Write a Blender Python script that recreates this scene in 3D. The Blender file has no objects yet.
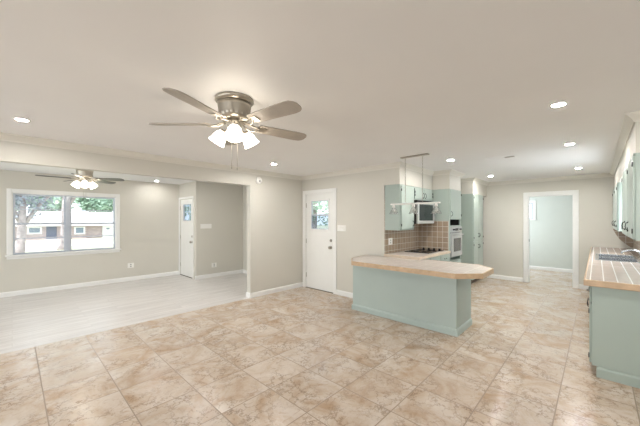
import bpy, bmesh, math, random
from mathutils import Vector, Matrix
random.seed(7)
SC = bpy.context.scene
COL = SC.collection
PI = math.pi

# ------------------------------------------------------------------ camera
YAW = math.radians(43.49)
H = 1.49
cd = bpy.data.cameras.new('camera'); cam = bpy.data.objects.new('camera', cd); COL.objects.link(cam)
cam.location = (0, 0, H)
cam.rotation_euler = (PI/2, 0, YAW - PI/2)
cd.sensor_fit = 'HORIZONTAL'; cd.sensor_width = 36.0
cd.lens = 292.0/640.0*36.0
cd.shift_y = -6.5/640.0 * -1.0
cd.clip_start = 0.05; cd.clip_end = 400
SC.camera = cam

# ------------------------------------------------------------------ world, sun, daylight, added fill lamps, exposure
w = bpy.data.worlds.new('world'); SC.world = w; w.use_nodes = True
bg = w.node_tree.nodes['Background']
bg.inputs[0].default_value = (0.86, 0.93, 1.0, 1); bg.inputs[1].default_value = 2.4

def light(name, kind, loc, energy, color=(1, 1, 1), direction=None, size=None, size_y=None, spread=None):
    l = bpy.data.lights.new(name, kind); l.energy = energy; l.color = color
    o = bpy.data.objects.new(name, l); COL.objects.link(o); o.location = loc
    if direction is not None:
        o.rotation_euler = Vector(direction).to_track_quat('-Z', 'Y').to_euler()
    if kind == 'AREA':
        l.shape = 'RECTANGLE'; l.size = size; l.size_y = size_y or size
        if spread: l.spread = spread
    return o
sun = light('sun', 'SUN', (0, -20, 40), 4.2, (1, 0.97, 0.92), (0.66, 0.36, -0.66)); sun.data.angle = 0.02
light('fill_breakfast_side', 'AREA', (-0.8, -5.35, 1.3), 52, (0.90, 0.955, 1.0), (0, 1, 0), 5.0, 1.9)  # added fill before a solid unseen wall, standing in for a window
light('fill_left_side', 'AREA', (-5.35, 0.6, 1.3), 185, (0.90, 0.955, 1.0), (1, 0, 0), 6.5, 1.9)  # second added fill behind the camera; this wall has no window
light('fill_den_end', 'AREA', (-5.35, 6.6, 1.3), 80, (0.84, 0.93, 1.0), (1, 0, 0), 2.2, 1.5)  # fill added at the closed unseen end of the den
light('fill_laundry', 'AREA', (9.7, 2.40, 1.5), 46, (0.84, 0.92, 1.0), (0, -1, -0.1), 1.6, 1.4)  # unseen fill added at the windowless side wall to brighten the laundry
for i_, p_ in enumerate(((2.75, 5.9), (0.6, 5.6))):      # fill lamps added under the den ceiling, unseen behind the header
    d_ = light('fill_den_ceiling', 'AREA', (*p_, 2.43), 12, (1, 0.985, 0.97), (0, 0, -1), 0.7)
light('daylight_sink_window', 'AREA', (6.01, -0.60, 1.55), 20, (0.86, 0.94, 1.0), (0, 1, -0.05), 1.1, 0.85)
SC.view_settings.view_transform = 'Standard'; SC.view_settings.look = 'None'
SC.view_settings.exposure = 0.12; SC.view_settings.gamma = 1.0
SC.view_settings.use_curve_mapping = False

# ------------------------------------------------------------------ materials
def lin(c):
    return tuple(((v/255)/12.92 if v/255 <= 0.04045 else ((v/255+0.055)/1.055)**2.4) for v in c)
class NT:
    def __init__(s, name):
        s.m = bpy.data.materials.new(name); s.m.use_nodes = True
        s.t = s.m.node_tree; s.b = s.t.nodes['Principled BSDF']; s.out = s.t.nodes['Material Output']
    def n(s, typ, **kw):
        nd = s.t.nodes.new(typ)
        for k, v in kw.items():
            if k.startswith('i_'):
                key = k[2:]; key = int(key) if key.isdigit() else key.replace('_', ' ')
                nd.inputs[key].default_value = v
            else: setattr(nd, k, v)
        return nd
    def l(s, a, b): s.t.links.new(a, b)
    def ramp(s, fac, stops):
        r = s.n('ShaderNodeValToRGB'); el = r.color_ramp.elements
        while len(el) < len(stops): el.new(0.5)
        for e, (p, c) in zip(el, stops): e.position = p; e.color = (*c, 1)
        s.l(fac, r.inputs[0]); return r
    def mix(s, fac, a, b, mode='MIX'):
        m = s.n('ShaderNodeMix', data_type='RGBA', blend_type=mode)
        for v, i in ((fac, 0), (a, 6), (b, 7)):
            if hasattr(v, 'is_linked'): s.l(v, m.inputs[i])
            elif i == 0: m.inputs[0].default_value = v
            else: m.inputs[i].default_value = (*v, 1)
        return m.outputs[2]
def plain(name, rgb, rough=0.5, metal=0.0, var=0.04, scale=6.0, bump=0.0, bscale=120, spec=None):
    k = NT(name); c = lin(rgb)
    tc = k.n('ShaderNodeTexCoord')
    nz = k.n('ShaderNodeTexNoise', i_Scale=scale, i_Detail=4.0); k.l(tc.outputs['Object'], nz.inputs['Vector'])
    r = k.ramp(nz.outputs[0], [(0.3, tuple(v*(1-var) for v in c)), (0.7, tuple(min(1, v*(1+var)) for v in c))])
    k.l(r.outputs[0], k.b.inputs['Base Color'])
    k.b.inputs['Roughness'].default_value = rough; k.b.inputs['Metallic'].default_value = metal
    if spec is not None: k.b.inputs['Specular IOR Level'].default_value = spec
    if bump:
        n2 = k.n('ShaderNodeTexNoise', i_Scale=bscale, i_Detail=3.0); k.l(tc.outputs['Object'], n2.inputs['Vector'])
        bp = k.n('ShaderNodeBump', i_Strength=bump, i_Distance=0.002); k.l(n2.outputs[0], bp.inputs['Height'])
        k.l(bp.outputs[0], k.b.inputs['Normal'])
    return k.m
def emis(name, rgb, strength, base=(240, 240, 240)):
    k = NT(name); k.b.inputs['Base Color'].default_value = (*lin(base), 1)
    k.b.inputs['Emission Color'].default_value = (*lin(rgb), 1); k.b.inputs['Emission Strength'].default_value = strength
    k.b.inputs['Roughness'].default_value = 0.4
    return k.m
def glassy(name, tint=(1, 1, 1), gloss=0.025, rough=0.02):
    k = NT(name); k.t.nodes.remove(k.b)
    tr = k.n('ShaderNodeBsdfTransparent', i_Color=(*tint, 1)); gl = k.n('ShaderNodeBsdfGlossy', i_Roughness=rough)
    mx = k.n('ShaderNodeMixShader', i_0=gloss); k.l(tr.outputs[0], mx.inputs[1]); k.l(gl.outputs[0], mx.inputs[2])
    k.l(mx.outputs[0], k.out.inputs[0]); return k.m

def tile_floor():
    k = NT('travertine_tile')
    tc = k.n('ShaderNodeTexCoord')
    mp = k.n('ShaderNodeMapping'); mp.inputs['Location'].default_value = (-0.183, -0.235, 0); k.l(tc.outputs['Object'], mp.inputs['Vector'])
    br = k.n('ShaderNodeTexBrick', offset=0.0, offset_frequency=1, squash=1.0)
    br.inputs['Color1'].default_value = (0, 0, 0, 1); br.inputs['Color2'].default_value = (1, 1, 1, 1); br.inputs['Mortar'].default_value = (0.5, 0.5, 0.5, 1)
    br.inputs['Scale'].default_value = 1.0; br.inputs['Mortar Size'].default_value = 0.0042; br.inputs['Mortar Smooth'].default_value = 0.15
    br.inputs['Brick Width'].default_value = 0.4605; br.inputs['Row Height'].default_value = 0.4635; br.inputs['Bias'].default_value = 0.0
    k.l(mp.outputs[0], br.inputs['Vector'])
    # per tile offset of the stone pattern
    comb = k.n('ShaderNodeVectorMath', operation='MULTIPLY_ADD')
    comb.inputs[1].default_value = (37.0, 19.0, 53.0); k.l(br.outputs['Color'], comb.inputs[0]); k.l(tc.outputs['Object'], comb.inputs[2])
    n1 = k.n('ShaderNodeTexNoise', i_Scale=2.6, i_Detail=6.0, i_Roughness=0.62, i_Distortion=1.2); k.l(comb.outputs[0], n1.inputs['Vector'])
    n2 = k.n('ShaderNodeTexNoise', i_Scale=7.5, i_Detail=8.0, i_Roughness=0.7, i_Distortion=1.6)
    ms = k.n('ShaderNodeMapping'); ms.inputs['Scale'].default_value = (1.0, 1.9, 1.0); ms.inputs['Rotation'].default_value = (0, 0, 0.5)
    k.l(comb.outputs[0], ms.inputs[0]); k.l(ms.outputs[0], n2.inputs['Vector'])
    base = k.ramp(n1.outputs[0], [(0.30, lin((178, 152, 126))), (0.45, lin((193, 175, 156))), (0.56, lin((202, 188, 173))), (0.70, lin((211, 201, 190)))])
    # crackled brown veins gathered in patches
    dst = k.n('ShaderNodeTexNoise', i_Scale=5.0, i_Detail=5.0, i_Roughness=0.7); k.l(comb.outputs[0], dst.inputs['Vector'])
    dv = k.n('ShaderNodeVectorMath', operation='MULTIPLY_ADD'); dv.inputs[1].default_value = (0.34, 0.34, 0.34)
    k.l(dst.outputs[1], dv.inputs[0]); k.l(comb.outputs[0], dv.inputs[2])
    vo = k.n('ShaderNodeTexVoronoi', feature='DISTANCE_TO_EDGE', i_Scale=9.0); k.l(dv.outputs[0], vo.inputs['Vector'])
    crack = k.ramp(vo.outputs['Distance'], [(0.0, (1, 1, 1)), (0.025, (0.6, 0.6, 0.6)), (0.07, (0, 0, 0))])
    pat = k.n('ShaderNodeTexNoise', i_Scale=3.2, i_Detail=3.0); k.l(comb.outputs[0], pat.inputs['Vector'])
    pm = k.ramp(pat.outputs[0], [(0.40, (0.08, 0.08, 0.08)), (0.62, (1, 1, 1))])
    v1 = k.n('ShaderNodeMath', operation='MULTIPLY'); k.l(crack.outputs[0], v1.inputs[0]); k.l(pm.outputs[0], v1.inputs[1])
    v1b = k.n('ShaderNodeMath', operation='MULTIPLY', i_1=0.75); k.l(v1.outputs[0], v1b.inputs[0])
    c1 = k.mix(v1b.outputs[0], base.outputs[0], lin((114, 90, 72)))
    fine = k.ramp(n2.outputs[0], [(0.30, (1, 1, 1)), (0.44, (0, 0, 0))])
    v2 = k.n('ShaderNodeMath', operation='MULTIPLY', i_1=0.55); k.l(fine.outputs[0], v2.inputs[0])
    c2 = k.mix(v2.outputs[0], c1, lin((156, 126, 102)))
    hs = k.n('ShaderNodeHueSaturation'); vm = k.n('ShaderNodeMapRange', i_3=0.95, i_4=1.04); k.l(br.outputs['Color'], vm.inputs[0])
    k.l(vm.outputs[0], hs.inputs['Value']); k.l(c2, hs.inputs['Color'])
    c3 = k.mix(br.outputs['Fac'], hs.outputs[0], lin((144, 126, 110)))
    k.l(c3, k.b.inputs['Base Color'])
    rr = k.n('ShaderNodeMapRange', i_3=0.22, i_4=0.5); k.l(br.outputs['Fac'], rr.inputs[0]); k.l(rr.outputs[0], k.b.inputs['Roughness'])
    k.b.inputs['Specular IOR Level'].default_value = 0.35
    inv = k.n('ShaderNodeMath', operation='SUBTRACT', i_0=1.0); k.l(br.outputs['Fac'], inv.inputs[1])
    ad = k.n('ShaderNodeMath', operation='MULTIPLY_ADD', i_1=0.16); k.l(n2.outputs[0], ad.inputs[0]); k.l(inv.outputs[0], ad.inputs[2])
    bp = k.n('ShaderNodeBump', i_Strength=0.35, i_Distance=0.002); k.l(ad.outputs[0], bp.inputs['Height']); k.l(bp.outputs[0], k.b.inputs['Normal'])
    return k.m
def plank_floor():
    k = NT('whitewashed_plank')
    tc = k.n('ShaderNodeTexCoord')
    br = k.n('ShaderNodeTexBrick', offset=0.37, offset_frequency=2)
    br.inputs['Color1'].default_value = (0, 0, 0, 1); br.inputs['Color2'].default_value = (1, 1, 1, 1); br.inputs['Mortar'].default_value = (0.5, 0.5, 0.5, 1)
    br.inputs['Scale'].default_value = 1.0; br.inputs['Mortar Size'].default_value = 0.0012; br.inputs['Brick Width'].default_value = 1.22; br.inputs['Row Height'].default_value = 0.15
    k.l(tc.outputs['Object'], br.inputs['Vector'])
    off = k.n('ShaderNodeVectorMath', operation='MULTIPLY_ADD'); off.inputs[1].default_value = (11, 23, 7)
    k.l(br.outputs['Color'], off.inputs[0]); k.l(tc.outputs['Object'], off.inputs[2])
    ms = k.n('ShaderNodeMapping'); ms.inputs['Scale'].default_value = (0.7, 12, 1); k.l(off.outputs[0], ms.inputs[0])
    nz = k.n('ShaderNodeTexNoise', i_Scale=2.0, i_Detail=6.0, i_Roughness=0.6); k.l(ms.outputs[0], nz.inputs['Vector'])
    base = k.ramp(nz.outputs[0], [(0.3, lin((192, 187, 182))), (0.55, lin((212, 208, 204))), (0.75, lin((224, 221, 218)))])
    hs = k.n('ShaderNodeHueSaturation'); vm = k.n('ShaderNodeMapRange', i_3=0.96, i_4=1.04); k.l(br.outputs['Color'], vm.inputs[0])
    k.l(vm.outputs[0], hs.inputs['Value']); k.l(base.outputs[0], hs.inputs['Color'])
    c = k.mix(br.outputs['Fac'], hs.outputs[0], lin((170, 162, 154)))
    k.l(c, k.b.inputs['Base Color']); k.b.inputs['Roughness'].default_value = 0.32
    return k.m
def grid_tile(name, c1, c2, grout, size, mortar, axis, rough=0.35, loc=(0, 0, 0), blot=None, long=None):
    """square ceramic tile; axis picks the two object axes the grid lies on"""
    k = NT(name); tc = k.n('ShaderNodeTexCoord'); sp = k.n('ShaderNodeSeparateXYZ'); cb = k.n('ShaderNodeCombineXYZ')
    k.l(tc.outputs['Object'], sp.inputs[0])
    for i, a in enumerate(axis): k.l(sp.outputs['XYZ'.index(a)], cb.inputs[i])
    mp = k.n('ShaderNodeMapping'); mp.inputs['Location'].default_value = loc; k.l(cb.outputs[0], mp.inputs[0])
    br = k.n('ShaderNodeTexBrick', offset=0.0, offset_frequency=1)
    br.inputs['Color1'].default_value = (0, 0, 0, 1); br.inputs['Color2'].default_value = (1, 1, 1, 1)
    br.inputs['Scale'].default_value = 1.0; br.inputs['Mortar Size'].default_value = mortar; br.inputs['Brick Width'].default_value = long or size; br.inputs['Row Height'].default_value = size
    br.inputs['Mortar Smooth'].default_value = 0.2
    k.l(mp.outputs[0], br.inputs['Vector'])
    col = k.mix(br.outputs['Color'], lin(c1), lin(c2))
    nz = k.n('ShaderNodeTexNoise', i_Scale=9.0, i_Detail=5.0); k.l(tc.outputs['Object'], nz.inputs['Vector'])
    vv = k.n('ShaderNodeMapRange', i_3=0.88, i_4=1.1); k.l(nz.outputs[0], vv.inputs[0])
    hs = k.n('ShaderNodeHueSaturation'); k.l(col, hs.inputs['Color']); k.l(vv.outputs[0], hs.inputs['Value'])
    col = hs.outputs[0]
    if blot:   # a paler glazed centre on every tile
        b2 = k.n('ShaderNodeTexBrick', offset=0.0, offset_frequency=1)
        b2.inputs['Scale'].default_value = 1.0; b2.inputs['Mortar Size'].default_value = size*0.11; b2.inputs['Brick Width'].default_value = size; b2.inputs['Row Height'].default_value = size
        b2.inputs['Mortar Smooth'].default_value = 0.6
        k.l(mp.outputs[0], b2.inputs['Vector']); col = k.mix(b2.outputs['Fac'], col, lin(blot))
    c = k.mix(br.outputs['Fac'], col, lin(grout)); k.l(c, k.b.inputs['Base Color'])
    k.b.inputs['Roughness'].default_value = rough
    inv = k.n('ShaderNodeMath', operation='SUBTRACT', i_0=1.0); k.l(br.outputs['Fac'], inv.inputs[1])
    bp = k.n('ShaderNodeBump', i_Strength=0.4, i_Distance=0.002); k.l(inv.outputs[0], bp.inputs['Height']); k.l(bp.outputs[0], k.b.inputs['Normal'])
    return k.m
def brick_wall():
    k = NT('house_brick'); tc = k.n('ShaderNodeTexCoord'); sp = k.n('ShaderNodeSeparateXYZ'); cb = k.n('ShaderNodeCombineXYZ')
    k.l(tc.outputs['Object'], sp.inputs[0]); k.l(sp.outputs[0], cb.inputs[0]); k.l(sp.outputs[2], cb.inputs[1])
    br = k.n('ShaderNodeTexBrick'); br.inputs['Scale'].default_value = 1.0; br.inputs['Brick Width'].default_value = 0.4; br.inputs['Row Height'].default_value = 0.14
    br.inputs['Mortar Size'].default_value = 0.012
    br.inputs['Color1'].default_value = (*lin((176, 160, 160)), 1); br.inputs['Color2'].default_value = (*lin((150, 136, 142)), 1); br.inputs['Mortar'].default_value = (*lin((190, 182, 180)), 1)
    k.l(cb.outputs[0], br.inputs[0]); k.l(br.outputs[0], k.b.inputs['Base Color']); k.b.inputs['Roughness'].default_value = 0.8
    return k.m

M = {}
M['wall'] = plain('wall_paint', (207, 203, 192), 0.55, var=0.015, scale=1.5, bump=0.05)
M['ceil'] = plain('ceiling_paint', (240, 239, 238), 0.6, var=0.015, scale=1.2, bump=0.08)
M['crown'] = plain('crown_paint', (222, 218, 208), 0.42, var=0.01)
M['laundry'] = plain('laundry_paint', (203, 208, 200), 0.5, var=0.01)
M['trim'] = plain('trim_paint', (236, 235, 231), 0.35, var=0.01)
M['door'] = plain('door_paint', (234, 233, 228), 0.38, var=0.01)
M['sage'] = plain('sage_cabinet_paint', (165, 177, 168), 0.33, var=0.02, scale=3, spec=0.5)
M['sagepen'] = plain('sage_panel_paint', (174, 187, 181), 0.42, var=0.02, scale=3)
M['dark'] = plain('dark_cavity', (46, 42, 38), 0.7)
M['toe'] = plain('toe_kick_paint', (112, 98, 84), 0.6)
M['iron'] = plain('black_iron', (38, 36, 34), 0.45, metal=0.4)
M['nickel'] = plain('brushed_nickel', (172, 165, 153), 0.3, metal=0.9, var=0.06, scale=30)
M['steel'] = plain('stainless_steel', (200, 202, 204), 0.22, metal=0.95)
M['chrome'] = plain('chrome', (225, 226, 228), 0.08, metal=1.0)
M['counter'] = grid_tile('counter_tile', (192, 181, 171), (203, 193, 184), (230, 225, 218), 0.152, 0.0035, 'XY', 0.28, loc=(-0.02, -0.088, 0))
M['countersink'] = grid_tile('sink_counter_tile', (172, 157, 146), (184, 170, 160), (230, 226, 220), 0.0935, 0.0045, 'XY', 0.26, loc=(-0.3, 0.046, 0), long=1.6)
M['edge'] = plain('counter_edge_wood_tile', (194, 166, 134), 0.35, var=0.12, scale=14)
M['edgepale'] = plain('counter_edge_pale', (214, 196, 174), 0.35, var=0.08, scale=14)
M['splashY'] = grid_tile('backsplash_tile_long', (162, 142, 120), (144, 124, 104), (196, 186, 170), 0.104, 0.006, 'XZ', 0.3, blot=(112, 92, 78))
M['splashX'] = grid_tile('backsplash_tile_cross', (162, 142, 120), (144, 124, 104), (196, 186, 170), 0.104, 0.006, 'YZ', 0.3, blot=(112, 92, 78))
M['white'] = plain('white_plastic', (236, 234, 228), 0.35, var=0.01)
M['appl'] = plain('appliance_white', (166, 167, 163), 0.28, var=0.01)
M['blackglass'] = plain('black_glass', (22, 24, 26), 0.07, var=0.0)
M['ovenglass'] = plain('oven_glass', (74, 74, 72), 0.12, var=0.02)
M['mwglass'] = plain('microwave_glass', (26, 34, 34), 0.1, var=0.02)
M['blade'] = plain('fan_blade_wood', (166, 157, 146), 0.42, var=0.1, scale=9)
M['bladedark'] = plain('fan_blade_dark_wood', (84, 80, 72), 0.4, var=0.1, scale=9)
M['can'] = emis('downlight_lens', (255, 252, 250), 860.0)
M['canden'] = emis('den_downlight_lens', (255, 252, 250), 260.0)
M['shade'] = emis('lit_frosted_glass', (255, 243, 224), 13.0)
M['bulb'] = emis('bulb', (255, 236, 205), 40.0)
M['glass'] = glassy('window_glass')
M['pglass'] = glassy('clear_shade_glass', (0.93, 0.95, 0.95), 0.22, 0.08)
M['tintglass'] = glassy('tinted_door_glass', (0.62, 0.66, 0.70), 0.03, 0.05)
M['alu'] = plain('window_aluminium', (190, 196, 206), 0.35, metal=0.3)
M['tile'] = tile_floor(); M['plank'] = plank_floor()
M['brick'] = brick_wall()
M['roof'] = plain('house_shingle', (214, 212, 210), 0.8, var=0.06, scale=3)
M['ext'] = plain('house_white_siding', (226, 228, 230), 0.6)
M['extdoor'] = plain('house_door_blue', (84, 92, 112), 0.5)
M['extglass'] = plain('house_window_glass', (120, 134, 150), 0.15)
M['grass'] = plain('lawn_grass', (196, 198, 172), 0.9, var=0.12, scale=0.6)
M['road'] = plain('road_concrete', (208, 206, 202), 0.85, var=0.05)
M['bark'] = plain('tree_bark', (158, 150, 152), 0.85, var=0.2, scale=5)
M['leaf'] = plain('tree_leaf', (156, 184, 162), 0.6, var=0.2, scale=2)
M['leafpale'] = plain('tree_leaf_pale', (176, 198, 182), 0.6, var=0.18, scale=2)
M['leafgrey'] = plain('tree_leaf_grey', (148, 156, 168), 0.6, var=0.25, scale=3)
M['rubber'] = plain('threshold_dark', (74, 66, 58), 0.6)
M['screen'] = plain('display_dark', (48, 52, 56), 0.2)

# ------------------------------------------------------------------ mesh helpers
class MB:
    def __init__(s): s.bm = bmesh.new(); s.smooth = False
    def box(s, x0, x1, y0, y1, z0, z1, bev=0.0, seg=1):
        t = bmesh.new(); bmesh.ops.create_cube(t, size=1.0)
        sx, sy, sz = abs(x1-x0), abs(y1-y0), abs(z1-z0)
        for v in t.verts: v.co = Vector(((x0+x1)/2+v.co.x*sx, (y0+y1)/2+v.co.y*sy, (z0+z1)/2+v.co.z*sz))
        if bev: bmesh.ops.bevel(t, geom=t.edges[:], offset=min(bev, 0.45*min(sx, sy, sz)), segments=seg, affect='EDGES', profile=0.5)
        return s.merge(t)
    def merge(s, t, mat=None):
        if mat is not None: bmesh.ops.transform(t, matrix=mat, verts=t.verts[:])
        me = bpy.data.meshes.new('tmp'); t.to_mesh(me); t.free(); s.bm.from_mesh(me); bpy.data.meshes.remove(me); return s
    def lathe(s, prof, loc=(0, 0, 0), n=28, mat=None, caps=True):
        """prof: list of (r, z)"""
        t = bmesh.new(); rings = []
        for r, z in prof:
            if r < 1e-5: rings.append([t.verts.new((0, 0, z))])
            else: rings.append([t.verts.new((r*math.cos(2*PI*i/n), r*math.sin(2*PI*i/n), z)) for i in range(n)])
        for a, b in zip(rings, rings[1:]):
            for i in range(n):
                j = (i+1) % n
                if len(a) == 1 and len(b) == 1: continue
                if len(a) == 1: t.faces.new((a[0], b[i], b[j]))
                elif len(b) == 1: t.faces.new((a[i], b[0], a[j]))
                else: t.faces.new((a[i], b[i], b[j], a[j]))
        if caps:
            for rg in (rings[0], rings[-1]):
                if len(rg) > 1: t.faces.new(rg)
        bmesh.ops.recalc_face_normals(t, faces=t.faces[:])
        for f in t.faces: f.smooth = True
        return s.merge(t, Matrix.Translation(Vector(loc)) @ (mat or Matrix()))
    def tube(s, pts, r, n=8):
        pts = [Vector(p) for p in pts]; t = bmesh.new(); rings = []
        rs = r if isinstance(r, (list, tuple)) else [r]*len(pts)
        up = Vector((0, 0, 1))
        for i, p in enumerate(pts):
            d = (pts[min(i+1, len(pts)-1)]-pts[max(i-1, 0)]).normalized()
            a = d.cross(up)
            if a.length < 1e-3: a = d.cross(Vector((1, 0, 0)))
            a.normalize(); b = d.cross(a)
            rings.append([t.verts.new(p+rs[i]*(a*math.cos(2*PI*k/n)+b*math.sin(2*PI*k/n))) for k in range(n)])
        for a, b in zip(rings, rings[1:]):
            for i in range(n): t.faces.new((a[i], a[(i+1) % n], b[(i+1) % n], b[i]))
        t.faces.new(rings[0]); t.faces.new(rings[-1])
        bmesh.ops.recalc_face_normals(t, faces=t.faces[:])
        for f in t.faces: f.smooth = True
        return s.merge(t)
    def prism(s, poly, z0, z1, bev=0.0):
        t = bmesh.new(); lo = [t.verts.new((x, y, z0)) for x, y in poly]; hi = [t.verts.new((x, y, z1)) for x, y in poly]
        t.faces.new(lo); t.faces.new(hi); n = len(poly)
        for i in range(n): t.faces.new((lo[i], lo[(i+1) % n], hi[(i+1) % n], hi[i]))
        bmesh.ops.recalc_face_normals(t, faces=t.faces[:])
        if bev: bmesh.ops.bevel(t, geom=t.edges[:], offset=bev, segments=2, affect='EDGES', profile=0.5)
        return s.merge(t)
    def sweep(s, path, prof, closed=False):
        """prof: list of (offset to the left of the path, z) closed outline; mitred at corners"""
        t = bmesh.new(); P = [Vector((x, y)) for x, y in path]; rings = []
        for i, p in enumerate(P):
            d0 = (p-P[i-1]).normalized() if i > 0 else None
            d1 = (P[i+1]-p).normalized() if i < len(P)-1 else None
            if d0 is None: d0 = d1
            if d1 is None: d1 = d0
            n0 = Vector((-d0.y, d0.x)); n1 = Vector((-d1.y, d1.x)); m = (n0+n1)
            m = m/(m.dot(n0))
            rings.append([t.verts.new((p.x+m.x*o, p.y+m.y*o, z)) for o, z in prof])
        n = len(prof)
        for a, b in zip(rings, rings[1:]):
            for i in range(n): t.faces.new((a[i], a[(i+1) % n], b[(i+1) % n], b[i]))
        t.faces.new(rings[0]); t.faces.new(rings[-1])
        bmesh.ops.recalc_face_normals(t, faces=t.faces[:])
        return s.merge(t)
    def build(s, name, mat, parent=None, kind=None, origin=None):
        me = bpy.data.meshes.new(name); s.bm.to_mesh(me); s.bm.free(); me.materials.append(mat)
        o = bpy.data.objects.new(name, me); COL.objects.link(o)
        if parent is not None:
            o.parent = parent; o.matrix_parent_inverse = Matrix.Translation(-parent.location)
        if kind: o['kind'] = kind
        return o
def struct(name, mb, mat, parent=None): return mb.build(name, mat, parent, kind=None if parent else 'structure')
def tag(o, label, cat, group=None):
    o['label'] = label; o['category'] = cat
    if group: o['group'] = group
    return o
def thing(name, label, cat, loc=(0, 0, 0), group=None):
    o = bpy.data.objects.new(name, None); o.empty_display_size = 0.1; COL.objects.link(o); o.location = loc
    return tag(o, label, cat, group)
def copy_tree(o, parent=None):
    c = o.copy(); COL.objects.link(c)
    if parent is not None: c.parent = parent; c.matrix_parent_inverse = o.matrix_parent_inverse.copy()
    for ch in list(o.children): copy_tree(ch, c)
    return c
def B(*a, **k): return MB().box(*a, **k)

CEIL = 2.44
# room planes
YH = 4.77      # header / partition wall
XD = 4.45      # wall of the half-glazed back door
YW = 8.25      # window wall of the den
XE = 3.13      # front door wall
YE = 7.20      # entry return wall
XF = 8.42      # far wall with the doorway
YK = 2.68      # wall behind the cooktop
YR = -0.53     # sink wall
XL = 10.80     # laundry back wall
T = 0.12

# ------------------------------------------------------------------ shell
f = MB().box(-5.5, XD+0.02, -5.5, 4.78, -0.12, 0); f.box(XD+0.02, XL, YR-0.1, 2.62, -0.12, 0)
struct('floor_tiled', f, M['tile'])
struct('floor_planked', B(-5.5, XD+0.02, 4.78, YW+0.02, -0.12, 0), M['plank'])
c = MB().box(-5.62, XD+T, -5.62, YW+T, CEIL, CEIL+0.2); c.box(XD+T, XL+T, YR-T, YK+T, CEIL, CEIL+0.2)
struct('ceiling', c, M['ceil'])

def wall_x(name, x0, x1, y0, y1, holes=(), mat='wall', z1=CEIL):
    """wall running along Y between x0..x1 (its thickness); holes (ya, yb, za, zb)"""
    m = MB(); cur = y0
    for a, b, za, zb in sorted(holes):
        if a > cur: m.box(x0, x1, cur, a, 0, z1)
        if za > 0: m.box(x0, x1, a, b, 0, za)
        if zb < z1: m.box(x0, x1, a, b, zb, z1)
        cur = b
    if cur < y1: m.box(x0, x1, cur, y1, 0, z1)
    return struct(name, m, M[mat])
def wall_y(name, y0, y1, x0, x1, holes=(), mat='wall', z1=CEIL):
    m = MB(); cur = x0
    for a, b, za, zb in sorted(holes):
        if a > cur: m.box(cur, a, y0, y1, 0, z1)
        if za > 0: m.box(a, b, y0, y1, 0, za)
        if zb < z1: m.box(a, b, y0, y1, zb, z1)
        cur = b
    if cur < x1: m.box(cur, x1, y0, y1, 0, z1)
    return struct(name, m, M[mat])
D1 = (3.84, 4.66, 0, 2.045)          # back door opening (Y)
D2 = (7.36, 8.20, 0, 2.03)           # front door opening (Y)
wall_y('wall_partition', YH, YH+T, -5.5, XD, [(-5.4, 3.11, 0, 2.14)])
wall_x('wall_back_door', XD, XD+T, YK, YE, [D1])
wall_y('wall_window', YW, YW+T, -5.5, XE, [(0.0, 1.69, 0.80, 2.015)])
wall_x('wall_entry', XE, XE+T, YE, YW+T, [D2])
wall_y('wall_entry_return', YE, YE+T, XE+T, XD+T)
wall_y('wall_cooking', YK, YK+T, XD+T, XF)
wall_x('wall_far', XF, XF+T, YR, YK+T, [(0.376, 1.188, 0, 2.04)])
wall_y('wall_sink', YR-T, YR, 3.0, XL, [(5.44, 6.58, 1.10, 2.0)])
wall_x('wall_breakfast_return', 2.88, 3.0, -5.5, YR)
wall_y('wall_breakfast', -5.62, -5.5, -5.62, 3.0)
wall_x('wall_left', -5.62, -5.5, -5.5, YW+T)
wall_x('wall_laundry_back', XL, XL+T, YR-T, YK+T, [(1.39, 2.05, 1.50, 2.0)], 'laundry')
wall_y('wall_laundry_side', 2.56, YK, XF+T, XL, mat='laundry')

# soffits above the cabinets
s = MB().box(XD+0.001, 5.79, 2.39, YK, 2.085, CEIL); s.box(5.79, 6.43, 2.06, YK, 2.085, CEIL)
struct('soffit_cooking', s, M['wall'])
struct('soffit_pantry', B(7.26, XF, 2.06, YK, 2.085, CEIL), M['wall'])
struct('soffit_sink', B(3.83, XF, YR, -0.25, 2.085, CEIL), M['wall'])

# crown moulding
def crown_prof(s=1): return [(0, CEIL), (0.066*s, CEIL), (0.066*s, CEIL-0.012), (0.050*s, CEIL-0.024), (0.030*s, CEIL-0.046), (0.014*s, CEIL-0.066), (0.014*s, CEIL-0.080), (0, CEIL-0.080)]
def base_prof(h=0.095): return [(0, 0), (0.016, 0), (0.016, h-0.022), (0.010, h-0.008), (0.006, h), (0, h)]
# path keeps the room on its left
cw = [(XF, -0.25), (XF, 2.06), (7.26, 2.06), (7.26, YK), (6.43, YK), (6.43, 2.06), (5.79, 2.06), (5.79, 2.39), (XD, 2.39), (XD, YH), (-5.5, YH)]
struct('trim_1', MB().sweep(cw, crown_prof()), M['crown'])
struct('trim_2', MB().sweep([(3.83, YR), (3.83, -0.25), (XF, -0.25)][::1], crown_prof()), M['crown'])
# baseboards
def bb(name, path): struct(name, MB().sweep(path, base_prof()), M['trim'])
bb('baseboard_window', [(XE, YW), (-5.5, YW)])
bb('baseboard_entry', [(XD, YH+T), (XD, YE), (XE, YE), (XE, YE+0.01)])
bb('baseboard_partition', [(XD, 4.745), (XD, YH), (3.11, YH), (3.11, YH+T), (XD, YH+T)])
bb('baseboard_back_door', [(XD, 3.045), (XD, 3.765)])
bb('baseboard_far', [(XF, 1.285), (XF, 2.055)])
bb('baseboard_far_right', [(XF, 0.07), (XF, 0.28)])
bb('baseboard_laundry', [(XL, YR), (XL, 2.56), (XF+T, 2.56)])

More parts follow.
